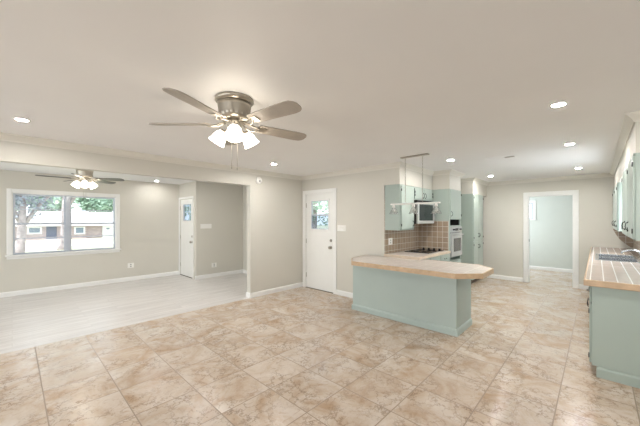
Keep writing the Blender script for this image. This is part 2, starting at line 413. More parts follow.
# door casings
def casing_x(name, x, y0, y1, z1, side=-1, wd=0.09, jamb=T, mat='trim'):
    m = MB(); xa, xb = (x-0.018, x) if side < 0 else (x, x+0.018)
    m.box(xa, xb, y0-wd, y0, 0, z1+wd, bev=0.004); m.box(xa, xb, y1, y1+wd, 0, z1+wd, bev=0.004); m.box(xa, xb, y0, y1, z1, z1+wd, bev=0.004)
    j0, j1 = (x, x+jamb)
    m.box(j0, j1, y0, y0+0.012, 0, z1); m.box(j0, j1, y1-0.012, y1, 0, z1); m.box(j0, j1, y0+0.012, y1-0.012, z1-0.012, z1)
    return struct(name, m, M[mat])
casing_x('trim_3', XD, D1[0], D1[1], D1[3], wd=0.075)
casing_x('trim_4', XF, 0.376, 1.188, 2.04)
cs = MB(); cs.box(XE-0.016, XE, D2[0]-0.018, D2[0]+0.006, 0, 2.08); cs.box(XE-0.016, XE, D2[1]-0.006, YW, 0, 2.08); cs.box(XE-0.016, XE, D2[0], D2[1], 2.03, 2.08)
struct('trim_5', cs, M['trim'])
struct('door_strike_plate', B(XF+0.05, XF+0.08, 1.172, 1.176, 0.96, 1.03), M['iron'])

# ------------------------------------------------------------------ doors (half glazed)
def glazed_door(name, x, y0, y1, z1, gl, hinge_hi, mid=True, grid=False):
    """slab across Y at plane x, gl = glass rect (ya, yb, za, zb); hinges at the high-Y side"""
    ya, yb, za, zb = gl; xs, xe = x+0.012, x+0.052
    m = MB(); m.box(xs, xe, y0, ya, 0.012, z1); m.box(xs, xe, yb, y1, 0.012, z1); m.box(xs, xe, ya, yb, 0.012, za); m.box(xs, xe, ya, yb, zb, z1)
    d = struct(name, m, M['door'])
    fr = MB(); b = 0.028
    fr.box(xs-0.012, xs, ya-b, ya, za-b, zb+b, bev=0.004); fr.box(xs-0.012, xs, yb, yb+b, za-b, zb+b, bev=0.004)
    fr.box(xs-0.012, xs, ya, yb, za-b, za, bev=0.004); fr.box(xs-0.012, xs, ya, yb, zb, zb+b, bev=0.004)
    fo = fr.build('window_frame', M['trim'], d)
    if mid:
        B(xs-0.006, xs+0.03, ya, yb, (za+zb)/2-0.018, (za+zb)/2+0.018).build('window_rail', M['alu'], fo)
    if grid:
        g = MB(); 
        for k in (1, 2): g.box(xs+0.016, xs+0.026, ya+(yb-ya)*k/3-0.006, ya+(yb-ya)*k/3+0.006, za, zb)
        g.box(xs+0.016, xs+0.026, ya, yb, (za+zb)/2-0.006, (za+zb)/2+0.006)
        g.build('glazing_bars', M['alu'], fo)
    e = 0.012; af = MB()
    af.box(xs-0.004, xs+0.03, ya, ya+e, za, zb); af.box(xs-0.004, xs+0.03, yb-e, yb, za, zb); af.box(xs-0.004, xs+0.03, ya+e, yb-e, za, za+e); af.box(xs-0.004, xs+0.03, ya+e, yb-e, zb-e, zb)
    af.build('inner_frame', M['alu'], fo)
    if mid:
        zm_ = (za+zb)/2
        B(xs+0.018, xs+0.022, ya+e, yb-e, zm_+0.018, zb-e).build('window_pane', M['glass'], fo)
        B(xs+0.018, xs+0.022, ya+e, yb-e, za+e, zm_-0.018).build('screened_pane', M['tintglass'], fo)
    else: B(xs+0.027, xs+0.031, ya+e, yb-e, za+e, zb-e).build('window_pane', M['tintglass'], fo)
    rot = Matrix.Rotation(-PI/2, 4, 'Y')
    kz = 0.92
    MB().lathe([(0.0, 0), (0.032, 0), (0.032, 0.006), (0.012, 0.010), (0.012, 0.034), (0.028, 0.042), (0.031, 0.056), (0.022, 0.068), (0, 0.070)], (xs, y0+0.07, kz), 20, rot).build('knob', M['nickel'], d)
    MB().lathe([(0.0, 0), (0.030, 0), (0.030, 0.010), (0.018, 0.018), (0, 0.020)], (xs, y0+0.07, kz+0.14), 20, rot).build('deadbolt', M['nickel'], d)
    for hz in (0.28, 1.02, 1.80):
        B(xs-0.010, xs+0.001, y1-0.004, y1+0.014, hz-0.05, hz+0.05, bev=0.002).build('hinge', M['nickel'], d)
    B(x-0.002, xe+0.03, y0, y1, 0.0, 0.012).build('threshold', M['rubber'], d)
    return d
glazed_door('door_1', XD, D1[0]+0.014, D1[1]-0.018, 2.03, (3.99, 4.485, 1.285, 1.885), True)
glazed_door('door_2', XE, D2[0]+0.010, D2[1]-0.018, 2.015, (7.50, 7.99, 1.46, 1.89), True, mid=False, grid=True)

# ------------------------------------------------------------------ windows
wx0, wx1, wz0, wz1 = 0.0, 1.69, 0.80, 2.015
m = MB(); b = 0.075
m.box(wx0-b, wx0, YW-0.02, YW, wz0, wz1+b, bev=0.004); m.box(wx1, wx1+b, YW-0.02, YW, wz0, wz1+b, bev=0.004); m.box(wx0, wx1, YW-0.02, YW, wz1, wz1+b, bev=0.004)
m.box(wx0, wx0+0.012, YW, YW+T, wz0, wz1); m.box(wx1-0.012, wx1, YW, YW+T, wz0, wz1); m.box(wx0, wx1, YW, YW+T, wz1-0.012, wz1)
win = struct('window_1', m, M['trim'])
ms = MB().box(wx0-b-0.02, wx1+b+0.02, YW-0.06, YW+T, wz0-0.03, wz0, bev=0.006); ms.box(wx0-b, wx1+b, YW-0.016, YW, wz0-0.085, wz0-0.03, bev=0.003)
ms.build('window_sill', M['trim'], win)
B(0.793, 0.857, YW+0.02, YW+0.09, wz0, wz1-0.012).build('mullion', M['alu'], win)
for a, bb_ in ((0.012, 0.793), (0.857, 1.678)):
    zm = 1.405
    for za, zb, yy in ((wz0, zm+0.02, YW+0.035), (zm-0.02, wz1-0.012, YW+0.062)):
        s = MB(); r = 0.03
        s.box(a, a+r, yy, yy+0.025, za, zb); s.box(bb_-r, bb_, yy, yy+0.025, za, zb); s.box(a+r, bb_-r, yy, yy+0.025, za, za+r); s.box(a+r, bb_-r, yy, yy+0.025, zb-r, zb)
        s.box(a+r, bb_-r, yy+0.006, yy+0.020, (za+zb)/2-0.009, (za+zb)/2+0.009)
        so = s.build('sash', M['alu'], win)
        B(a+r, bb_-r, yy+0.010, yy+0.014, za+r, zb-r).build('window_pane', M['glass'], so)
# laundry window
m = MB(); y0, y1, z0, z1 = 1.39, 2.05, 1.50, 2.0
m.box(XL-0.016, XL, y0-0.06, y0, z0, z1+0.06); m.box(XL-0.016, XL, y1, y1+0.06, z0, z1+0.06); m.box(XL-0.016, XL, y0, y1, z1, z1+0.06)
m.box(XL, XL+T, y0, y0+0.012, z0, z1); m.box(XL, XL+T, y1-0.012, y1, z0, z1); m.box(XL, XL+T, y0+0.012, y1-0.012, z1-0.012, z1)
lw = struct('window_2', m, M['trim'])
B(XL-0.05, XL+T, y0-0.08, y1+0.08, z0-0.03, z0, bev=0.004).build('window_sill', M['trim'], lw)
s = MB()
for a, b_ in ((y0+0.012, y0+0.05), (y1-0.05, y1-0.012)): s.box(XL+0.04, XL+0.07, a, b_, z0, z1-0.012)
s.box(XL+0.04, XL+0.07, y0+0.05, y1-0.05, z0, z0+0.035); s.box(XL+0.04, XL+0.07, y0+0.05, y1-0.05, z1-0.047, z1-0.012)
s.build('sash', M['alu'], lw)
B(XL+0.052, XL+0.056, y0+0.05, y1-0.05, z0+0.035, z1-0.047).build('window_pane', M['glass'], lw)

# window over the sink
m = MB(); x0, x1, z0, z1 = 5.44, 6.58, 1.10, 2.0
m.box(x0-0.055, x0, YR, YR+0.016, z0, z1+0.06); m.box(x1, x1+0.055, YR, YR+0.016, z0, z1+0.06); m.box(x0, x1, YR, YR+0.016, z1, z1+0.06)
sw = struct('window_3', m, M['trim'])
B(x0-0.055, x1+0.055, YR-T, YR+0.05, z0-0.03, z0, bev=0.004).build('window_sill', M['trim'], sw)
s = MB(); xm = (x0+x1)/2; ya, yb = YR-0.115, YR-0.09
for a, b_ in ((x0, x0+0.04), (xm-0.02, xm+0.02), (x1-0.04, x1)): s.box(a, b_, ya, yb, z0, z1)
s.box(x0+0.04, xm-0.02, ya, yb, z0, z0+0.04); s.box(xm+0.02, x1-0.04, ya, yb, z0, z0+0.04); s.box(x0+0.04, xm-0.02, ya, yb, z1-0.04, z1); s.box(xm+0.02, x1-0.04, ya, yb, z1-0.04, z1)
s.build('sash', M['alu'], sw)
B(x0+0.04, x1-0.04, ya+0.010, ya+0.014, z0+0.04, z1-0.04).build('window_pane', M['glass'], sw)

# ------------------------------------------------------------------ backsplash tile (fixed to the walls)
struct('backsplash_cooking', B(XD+0.002, 5.788, YK-0.012, YK, 0.892, 1.84), M['splashY'])
bsk = MB().box(3.83, 5.38, YR, YR+0.012, 0.917, 1.298); bsk.box(6.64, XF-0.012, YR, YR+0.012, 0.917, 1.298); bsk.box(5.38, 6.64, YR, YR+0.012, 0.917, 1.06)
struct('backsplash_sink', bsk, M['splashY'])
pts = [(YR, 0.917), (YR, 1.298), (-0.235, 1.298)]
for k in range(1, 10):
    u = k/9; bulge = 0.045*math.sin(PI*u)     # gently bowed diagonal down to the worktop
    pts.append((-0.235-0.285*u+bulge*0.8, 1.298-0.381*u-bulge*0.6))
t = bmesh.new(); A = [t.verts.new((XF-0.012, y, z)) for y, z in pts]; Bv = [t.verts.new((XF, y, z)) for y, z in pts]
t.faces.new(A); t.faces.new(Bv)
for i in range(len(pts)): t.faces.new((A[i], A[(i+1) % len(pts)], Bv[(i+1) % len(pts)], Bv[i]))
bmesh.ops.recalc_face_normals(t, faces=t.faces[:])
struct('backsplash_far', MB().merge(t), M['splashX'])

# ------------------------------------------------------------------ cabinets
def handle_y(mb, x, y, z, L=0.10, out=-1, vert=True):
    """iron pull standing off a door whose face is at y, opening towards out"""
    d = 0.022*out
    if vert: p = [(x, y, z-L/2), (x, y+d*0.8, z-L/2+0.012), (x, y+d, z), (x, y+d*0.8, z+L/2-0.012), (x, y, z+L/2)]
    else: p = [(x-L/2, y, z), (x-L/2+0.012, y+d*0.8, z), (x, y+d, z), (x+L/2-0.012, y+d*0.8, z), (x+L/2, y, z)]
    mb.tube(p, 0.004, 6)
    for q in (p[0], p[-1]): mb.box(q[0]-0.008, q[0]+0.008, min(y, y+0.004*out), max(y, y+0.004*out), q[2]-0.010, q[2]+0.010)
    return mb
def door_y(parent, x0, x1, z0, z1, y, out, hinge, hz=None, handle=None, th=0.018, mat='sage'):
    """overlay door with face outwards; hinge 'l'/'r' is the x side that carries hinges; handle (x, z)"""
    ya, yb = (y-th, y) if out < 0 else (y, y+th); yf = ya if out < 0 else yb
    m = MB().box(x0, x1, ya, yb, z0, z1, bev=0.005, seg=2)
    d = m.build('door', M[mat], parent)
    hx = x0 if hinge == 'l' else x1
    for z in (z0+0.07, z1-0.07):
        s = 1 if hinge == 'l' else -1
        h = MB().box(hx-0.010*s, hx+0.020*s, min(yf, yf+0.003*out), max(yf, yf+0.003*out), z-0.020, z+0.020); h.tube([(hx-0.003*s, yf+0.003*out, z-0.022), (hx-0.003*s, yf+0.003*out, z+0.022)], 0.004, 6)
        h.build('hinge', M['iron'], d)
    if handle: handle_y(MB(), handle[0], yf, handle[1], 0.085, out).build('handle', M['iron'], d)
    return d
def carcass(x0, x1, y0, y1, z0, z1, open_top=False, t=0.018, front=-1, toe=0.0):
    m = MB()
    m.box(x0, x0+t, y0, y1, z0, z1); m.box(x1-t, x1, y0, y1, z0, z1)
    if front < 0: m.box(x0+t, x1-t, y1-t, y1, z0, z1); fy0, fy1 = y0, y0+t
    else: m.box(x0+t, x1-t, y0, y0+t, z0, z1); fy0, fy1 = y1-t, y1
    m.box(x0+t, x1-t, y0+t, y1-t, z0, z0+t)
    if not open_top: m.box(x0+t, x1-t, y0+t, y1-t, z1-t, z1)
    # face frame
    m.box(x0+t, x0+0.045, fy0, fy1, z0, z1); m.box(x1-0.045, x1-t, fy0, fy1, z0, z1)
    m.box(x0+0.045, x1-0.045, fy0, fy1, z1-0.045, z1); m.box(x0+0.045, x1-0.045, fy0, fy1, z0, z0+0.045)
    return m
G = 0.0015
# upper cabinet left of the microwave
c = thing('upper_cabinet', 'tall sage wall cabinet left of the microwave, its end panel beside the wall corner', 'cabinet', (4.7, 2.53, 1.305), 'cooking wall cabinets')
carcass(XD+G, 4.96-G, 2.39, YK-0.013, 1.305, 2.083).build('body', M['sage'], c)
door_y(c, XD+0.03, 4.95, 1.325, 2.06, 2.39, -1, 'l', handle=(4.90, 1.42))
# above the microwave
c = thing('upper_cabinet', 'short sage cabinet with two doors directly above the microwave', 'cabinet', (5.37, 2.53, 1.85), 'cooking wall cabinets')
carcass(4.96+G, 5.79-G, 2.39, YK-0.013, 1.845, 2.083).build('body', M['sage'], c)
door_y(c, 4.98, 5.37, 1.865, 2.06, 2.39, -1, 'l', handle=(5.33, 1.935))
door_y(c, 5.375, 5.765, 1.865, 2.06, 2.39, -1, 'r', handle=(5.415, 1.935))
# microwave
mw = thing('microwave', 'silver microwave with a dark window mounted under the short wall cabinet', 'microwave', (5.33, 2.48, 1.41))
B(4.965, 5.68, 2.345, YK-0.014, 1.41, 1.842, bev=0.006).build('body', M['dark'], mw)
md = B(4.967, 5.678, 2.305, 2.344, 1.412, 1.800, bev=0.014, seg=3).build('door', M['appl'], mw)
B(5.015, 5.60, 2.301, 2.307, 1.470, 1.765, bev=0.012, seg=2).build('window_pane', M['mwglass'], md)
MB().tube([(5.636, 2.305, 1.47), (5.636, 2.28, 1.49), (5.636, 2.28, 1.70), (5.636, 2.305, 1.72)], 0.008, 8).build('handle', M['appl'], md)
vg = MB()
vg.box(4.975, 5.67, 2.325, 2.344, 1.806, 1.838)
for k in range(3): vg.box(4.985, 5.66, 2.318, 2.325, 1.810+k*0.009, 1.814+k*0.009)
vg.build('vent_grille', M['iron'], mw)

# oven tower
ot = thing('oven_cabinet', 'tall sage cabinet that holds the wall oven, tiled on its left side above the counter', 'cabinet', (6.11, 2.37, 0))
ox0, ox1, oy0, oy1 = 5.79+G, 6.43, 2.06, YK-G
m = MB(); t_ = 0.02
m.box(ox0, ox0+t_, oy0, oy1, 0, 2.083); m.box(ox1-t_, ox1, oy0, oy1, 0, 2.083); m.box(ox0+t_, ox1-t_, oy1-t_, oy1, 0.1, 2.083)
for z in (2.063, 1.49, 1.352, 0.745, 0.66): m.box(ox0+t_, ox1-t_, oy0, oy1-t_, z, z+0.018)
m.box(ox0+t_, ox0+0.035, oy0, oy0+0.018, 0.1, 2.083); m.box(ox1-0.035, ox1-t_, oy0, oy0+0.018, 0.1, 2.083)
m.build('body', M['sage'], ot)
MB().box(ox0+t_, ox1-t_, 2.30, 2.31, 1.371, 1.489).box(ox0+t_, ox0+t_+0.002, 2.09, 2.30, 1.371, 1.489).box(ox1-t_-0.002, ox1-t_, 2.09, 2.30, 1.371, 1.489).box(ox0+t_+0.002, ox1-t_-0.002, 2.09, 2.30, 1.371, 1.373).build('niche_shade', M['dark'], ot)  # dark sheets added to give the open niche its shade
door_y(ot, ox0+0.02, ox1-0.02, 1.505, 2.065, oy0, -1, 'r', handle=(ox0+0.06, 1.60))
dr = B(ox0+0.02, ox1-0.02, oy0-0.018, oy0, 0.12, 0.655, bev=0.005).build('drawer', M['sage'], ot)
handle_y(MB(), 6.11, oy0-0.018, 0.56, 0.12, -1, False).build('handle', M['iron'], dr)
B(5.79-0.010, 5.79+G-0.0003, 2.075, YK-0.013, 0.892, 1.462).build('tile_panel', M['splashX'], ot)['label'] = 'tan tiled side of the oven cabinet'
# wall oven
ov = thing('wall_oven', 'white built-in wall oven with dark glass in the tall cabinet', 'oven', (6.11, 2.3, 0.765))
vx0, vx1 = ox0+0.040, ox1-0.038
B(vx0, vx1, 2.06+0.002, 2.56, 0.766, 1.350).build('body', M['dark'], ov)
cp = B(vx0-0.012, vx1+0.012, 2.030, 2.059, 1.235, 1.350, bev=0.004).build('control_panel', M['appl'], ov)
B(6.03, 6.20, 2.026, 2.031, 1.270, 1.318).build('display', M['screen'], cp)
for kx in (5.90, 5.96, 6.27, 6.33):
    MB().lathe([(0.016, 0), (0.014, 0.018), (0, 0.019)], (kx, 2.030, 1.293), 14, Matrix.Rotation(PI/2, 4, 'X')).build('knob', M['iron'], cp)
od = B(vx0-0.012, vx1+0.012, 2.022, 2.059, 0.767, 1.225, bev=0.006).build('door', M['appl'], ov)
B(5.915, 6.315, 2.019, 2.024, 0.86, 1.12, bev=0.002).build('window_pane', M['ovenglass'], od)
MB().tube([(5.86, 2.022, 1.185), (5.86, 1.985, 1.19), (6.36, 1.985, 1.19), (6.36, 2.022, 1.185)], 0.011, 8).build('handle', M['appl'], od)

# pantry cabinet
pc = thing('pantry_cabinet', 'tall narrow sage pantry cabinet at the end of the run, next to the far wall', 'cabinet', (7.64, 2.37, 0))
px0, px1 = 7.26, 8.03
m = carcass(px0, px1, 2.06, YK-G, 0.10, 2.083); m.box(px0+0.018, px1-0.018, 2.06, 2.5, 0.97, 1.0)
m.build('body', M['sage'], pc)
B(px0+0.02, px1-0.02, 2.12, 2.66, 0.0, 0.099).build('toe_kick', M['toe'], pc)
xm = (px0+px1)/2
for a, b_, hg, hx in ((px0+0.015, xm-0.003, 'l', xm-0.045), (xm+0.003, px1-0.015, 'r', xm+0.045)):
    door_y(pc, a, b_, 1.0, 2.065, 2.06, -1, hg, handle=(hx, 1.12))
    door_y(pc, a, b_, 0.12, 0.975, 2.06, -1, hg, handle=(hx, 0.86))

# base cabinets under the cooktop
names = ['sage base cabinet under the cooktop, the one by the peninsula', 'sage base cabinet under the cooktop, in the middle of the three', 'sage base cabinet under the cooktop, next to the oven cabinet']
for k in range(3):
    a = 4.45+G+k*(1.34/3); b_ = a+1.34/3-2*G
    c = thing('base_cabinet', names[k], 'cabinet', ((a+b_)/2, 2.37, 0), 'cooking base cabinets')
    carcass(a, b_, 2.07, YK-G, 0.10, 0.848, open_top=True).build('body', M['sage'], c)
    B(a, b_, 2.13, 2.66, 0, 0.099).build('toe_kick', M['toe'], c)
    door_y(c, a+0.012, b_-0.012, 0.115, 0.67, 2.07, -1, 'l', handle=(b_-0.05, 0.58))
    dr = B(a+0.012, b_-0.012, 2.052, 2.07, 0.685, 0.835, bev=0.005).build('drawer', M['sage'], c)
    handle_y(MB(), (a+b_)/2, 2.052, 0.76, 0.10, -1, False).build('handle', M['iron'], dr)
kt = thing('countertop', 'pale tiled countertop around the cooktop', 'countertop', (5.1, 2.36, 0.85))
B(4.43+0.012, 5.79-0.0005, 2.052, YK-0.013, 0.850, 0.890).build('tile_top', M['counter'], kt)
MB().box(4.43, 5.79-0.0005, 2.036, 2.052, 0.846, 0.891, bev=0.003).box(4.43, 4.442, 2.052, YK-0.001, 0.846, 0.891, bev=0.003).build('edge_trim', M['edgepale'], kt)['label'] = 'tan bullnose edge of the countertop'
# cooktop
ck = thing('cooktop', 'black glass electric cooktop set in the tiled countertop below the microwave', 'cooktop', (5.4, 2.38, 0.89))
B(5.02, 5.74, 2.14, 2.60, 0.8918, 0.902, bev=0.003).build('glass_top', M['blackglass'], ck)
for bx, by, br_ in ((5.17, 2.26, 0.075), (5.17, 2.48, 0.095), (5.44, 2.26, 0.095), (5.44, 2.48, 0.075)):
    MB().lathe([(br_-0.006, 0.9022), (br_-0.006, 0.9035), (br_, 0.9035), (br_, 0.9022)], (bx, by, 0), 28).build('burner_ring', M['ovenglass'], ck)
for k in range(4):
    MB().lathe([(0.022, 0.9022), (0.020, 0.926), (0.014, 0.930), (0, 0.930)], (5.66, 2.20+k*0.105, 0), 16).build('knob', M['iron'], ck)

# ------------------------------------------------------------------ peninsula
pn = thing('kitchen_peninsula', 'sage panelled breakfast peninsula base with a plain front, on the tiled floor', 'peninsula', (4.17, 2.1, 0))
pp = [(3.90, 1.30), (4.49, 1.30), (4.49, 2.0), (4.432, 2.0), (4.432, 3.0), (3.90, 2.945)]
MB().prism(pp, 0.0, 0.788).build('body', M['sagepen'], pn)
MB().sweep([(4.432, 3.0), (3.90, 2.945), (3.90, 1.30), (4.49, 1.30)], [(0, 0)]+[(-o, z) for o, z in [(0.016, 0), (0.016, 0.068), (0.009, 0.084), (0.0, 0.090)]]).build('base_molding', M['sagepen'], pn)
MB().tube([(3.90, 1.30, 0.09), (3.90, 1.30, 0.788)], 0.004, 6).build('corner_bead', M['sagepen'], pn)
pt = thing('countertop', 'long tiled peninsula countertop with a clipped octagonal end and tan edge', 'countertop', (4.1, 2.0, 0.79))
op = [(3.90, 2.975), (3.58, 2.735), (3.58, 1.21), (3.83, 0.975), (4.32, 0.975), (4.57, 1.22), (4.57, 2.02), (4.432, 2.02), (4.432, 3.03)]
def inset(poly, d):
    out = []; n = len(poly); ar = sum(poly[i][0]*poly[(i+1) % n][1]-poly[(i+1) % n][0]*poly[i][1] for i in range(n)); sg = 1 if ar > 0 else -1
    for i in range(n):
        p0, p1, p2 = (Vector(poly[i-1]), Vector(poly[i]), Vector(poly[(i+1) % n]))
        a = (p1-p0).normalized(); b = (p2-p1).normalized(); na = Vector((-a.y, a.x))*sg; nb = Vector((-b.y, b.x))*sg
        m_ = na+nb; m_ = m_/m_.dot(na); q = p1+m_*d; out.append((q.x, q.y))
    return out
MB().prism(inset(op, 0.016), 0.790, 0.850).build('tile_top', M['counter'], pt)
ed = MB(); ip = op
ed.sweep([op[8], op[0], op[1], op[2], op[3], op[4], op[5], op[6]], [(0, 0.790), (0.0, 0.822), (0.003, 0.822), (0.003, 0.826), (0, 0.826), (0, 0.848), (0.003, 0.851), (0.0155, 0.851), (0.0155, 0.790)])
ed.build('edge_trim', M['edge'], pt)['label'] = 'tan wood-look edge band of the peninsula top'

# ------------------------------------------------------------------ sink run (right)
ub = [3.82, 4.72, 5.62, 6.80, 7.55, 8.42-0.002]
rl = ['sage base cabinet at the near end of the sink run, showing its plain end panel', 'sage base cabinet of the sink run, second from the near end', 'sage base cabinet under the stainless sink', 'sage base cabinet of the sink run, between sink and last unit', 'sage base cabinet of the sink run against the far wall']
for k in range(5):
    a, b_ = ub[k]+(0 if k == 0 else G), ub[k+1]-G
    c = thing('base_cabinet', rl[k], 'cabinet', ((a+b_)/2, -0.24, 0), 'sink run base cabinets')
    carcass(a, b_, YR+0.001, 0.036, 0.10, 0.858, open_top=True, front=1).build('body', M['sage'], c)
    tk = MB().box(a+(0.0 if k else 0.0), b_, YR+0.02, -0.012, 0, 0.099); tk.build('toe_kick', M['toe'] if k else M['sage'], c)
    xm = (a+b_)/2
    for x0, x1, hg, hx in ((a+0.012, xm-0.003, 'l', xm-0.045), (xm+0.003, b_-0.012, 'r', xm+0.045)):
        door_y(c, x0, x1, 0.115, 0.68, 0.036, 1, hg, handle=(hx, 0.60))
        dr = B(x0, x1, 0.036, 0.054, 0.695, 0.845, bev=0.005).build('drawer', M['sage'], c)
        handle_y(MB(), (x0+x1)/2, 0.054, 0.77, 0.10, 1, False).build('handle', M['iron'], dr)
    if k == 0:
        MB().sweep([(a, YR+0.002), (a, -0.012), (a+0.05, -0.012)], [(0, 0), (0.016, 0), (0.016, 0.078), (0.009, 0.094), (0, 0.10)]).build('base_molding', M['sage'], c)
        B(a-0.006, a, YR+0.002, 0.036, 0.10, 0.858, bev=0.002).build('end_panel', M['sage'], c)
rt = thing('countertop', 'tiled countertop with tan edge around the stainless sink', 'countertop', (6.1, -0.22, 0.86))
tx0, tx1, ty0, ty1 = 3.786, XF-0.001, YR+0.001, 0.078
sx0, sx1, sy0, sy1 = 5.72, 6.70, -0.41, -0.01
m = MB().box(tx0, sx0, ty0, ty1, 0.860, 0.915); m.box(sx1, tx1, ty0, ty1, 0.860, 0.915); m.box(sx0, sx1, ty0, sy0, 0.860, 0.915); m.box(sx0, sx1, sy1, ty1, 0.860, 0.915)
m.build('tile_top', M['countersink'], rt)
MB().sweep([(tx0, ty0), (tx0, ty1), (tx1, ty1)], [(0, 0.858), (0.013, 0.858), (0.016, 0.863), (0.016, 0.910), (0.012, 0.917), (0, 0.917)]).build('edge_trim', M['edge'], rt)['label'] = 'tan tile edge band of the sink countertop'
# sink
sk = thing('kitchen_sink', 'double bowl stainless sink set in the right-hand counter', 'sink', (6.17, -0.21, 0.915))
m = MB(); r = 0.028
m.box(sx0-r, sx1+r, sy1-0.012, sy1+r, 0.9155, 0.923, bev=0.003); m.box(sx0-r, sx1+r, sy0-r, sy0+0.012, 0.9155, 0.923, bev=0.003)
m.box(sx0-r, sx0+0.012, sy0, sy1, 0.9155, 0.923, bev=0.003); m.box(sx1-0.012, sx1+r, sy0, sy1, 0.9155, 0.923, bev=0.003)
m.box(6.19, 6.23, sy0, sy1, 0.9155, 0.922)
m.build('rim', M['steel'], sk)
for a, b_ in ((sx0+0.006, 6.195), (6.225, sx1-0.006)):
    q = MB(); y0, y1 = sy0+0.006, sy1-0.006
    q.box(a, b_, y0, y1, 0.735, 0.74); q.box(a, a+0.005, y0, y1, 0.74, 0.918); q.box(b_-0.005, b_, y0, y1, 0.74, 0.918); q.box(a+0.005, b_-0.005, y0, y0+0.005, 0.74, 0.918); q.box(a+0.005, b_-0.005, y1-0.005, y1, 0.74, 0.918)
    bo = q.build('basin', M['steel'], sk)
    MB().lathe([(0.04, 0), (0.04, 0.003), (0.02, 0.004), (0, 0.002)], ((a+b_)/2, -0.21, 0.7402), 20).build('drain', M['chrome'], bo)
# faucet
fc = thing('kitchen_faucet', 'chrome low-arc faucet behind the stainless sink', 'faucet', (6.17, -0.468, 0.915))
MB().box(6.06, 6.28, -0.492, -0.444, 0.9155, 0.932, bev=0.007, seg=2).build('deck_plate', M['chrome'], fc)
MB().tube([(6.17, -0.468, 0.93), (6.17, -0.468, 0.985), (6.17, -0.45, 1.02), (6.17, -0.40, 1.045), (6.17, -0.33, 1.045), (6.17, -0.27, 1.02), (6.17, -0.26, 0.995)], [0.018, 0.017, 0.014, 0.012, 0.012, 0.012, 0.012], 12).build('spout', M['chrome'], fc)
for q in (6.085, 6.255):
    MB().lathe([(0.018, 0.932), (0.016, 0.955), (0.02, 0.962), (0.02, 0.978), (0.01, 0.984), (0, 0.984)], (q, -0.468, 0), 16).build('handle', M['chrome'], fc)
# upper cabinets of the sink run
ul = [(3.83, 4.42, 1, 'narrow sage upper cabinet at the near end of the sink wall'),
      (4.42, 5.33, 2, 'two-door sage upper cabinet on the near side of the sink window'),
      (6.69, 7.55, 2, 'two-door sage upper cabinet just beyond the sink window'),
      (7.55, XF-0.002, 2, 'two-door sage upper cabinet of the sink wall against the far wall')]
for k, (a, b_, nd, lb) in enumerate(ul):
    a += 0 if k == 0 else G; b_ -= G
    c = thing('upper_cabinet', lb, 'cabinet', ((a+b_)/2, -0.39, 1.30), 'sink wall upper cabinets')
    carcass(a, b_, YR+0.013 if k in (0, 1, 2, 3) else YR, -0.25, 1.30, 2.083, front=1).build('body', M['sage'], c)
    B(a+0.002, b_-0.002, YR+0.02, -0.236, 2.066, 2.0835).build('top_molding', M['sage'], c)
    xm = (a+b_)/2
    for x0, x1, hg, hx in (((a+0.014, b_-0.014, 'l', b_-0.06),) if nd == 1 else ((a+0.014, xm-0.004, 'l', xm-0.05), (xm+0.004, b_-0.014, 'r', xm+0.05))):
        door_y(c, x0, x1, 1.315, 2.058, -0.25, 1, hg, handle=(hx, 1.42))

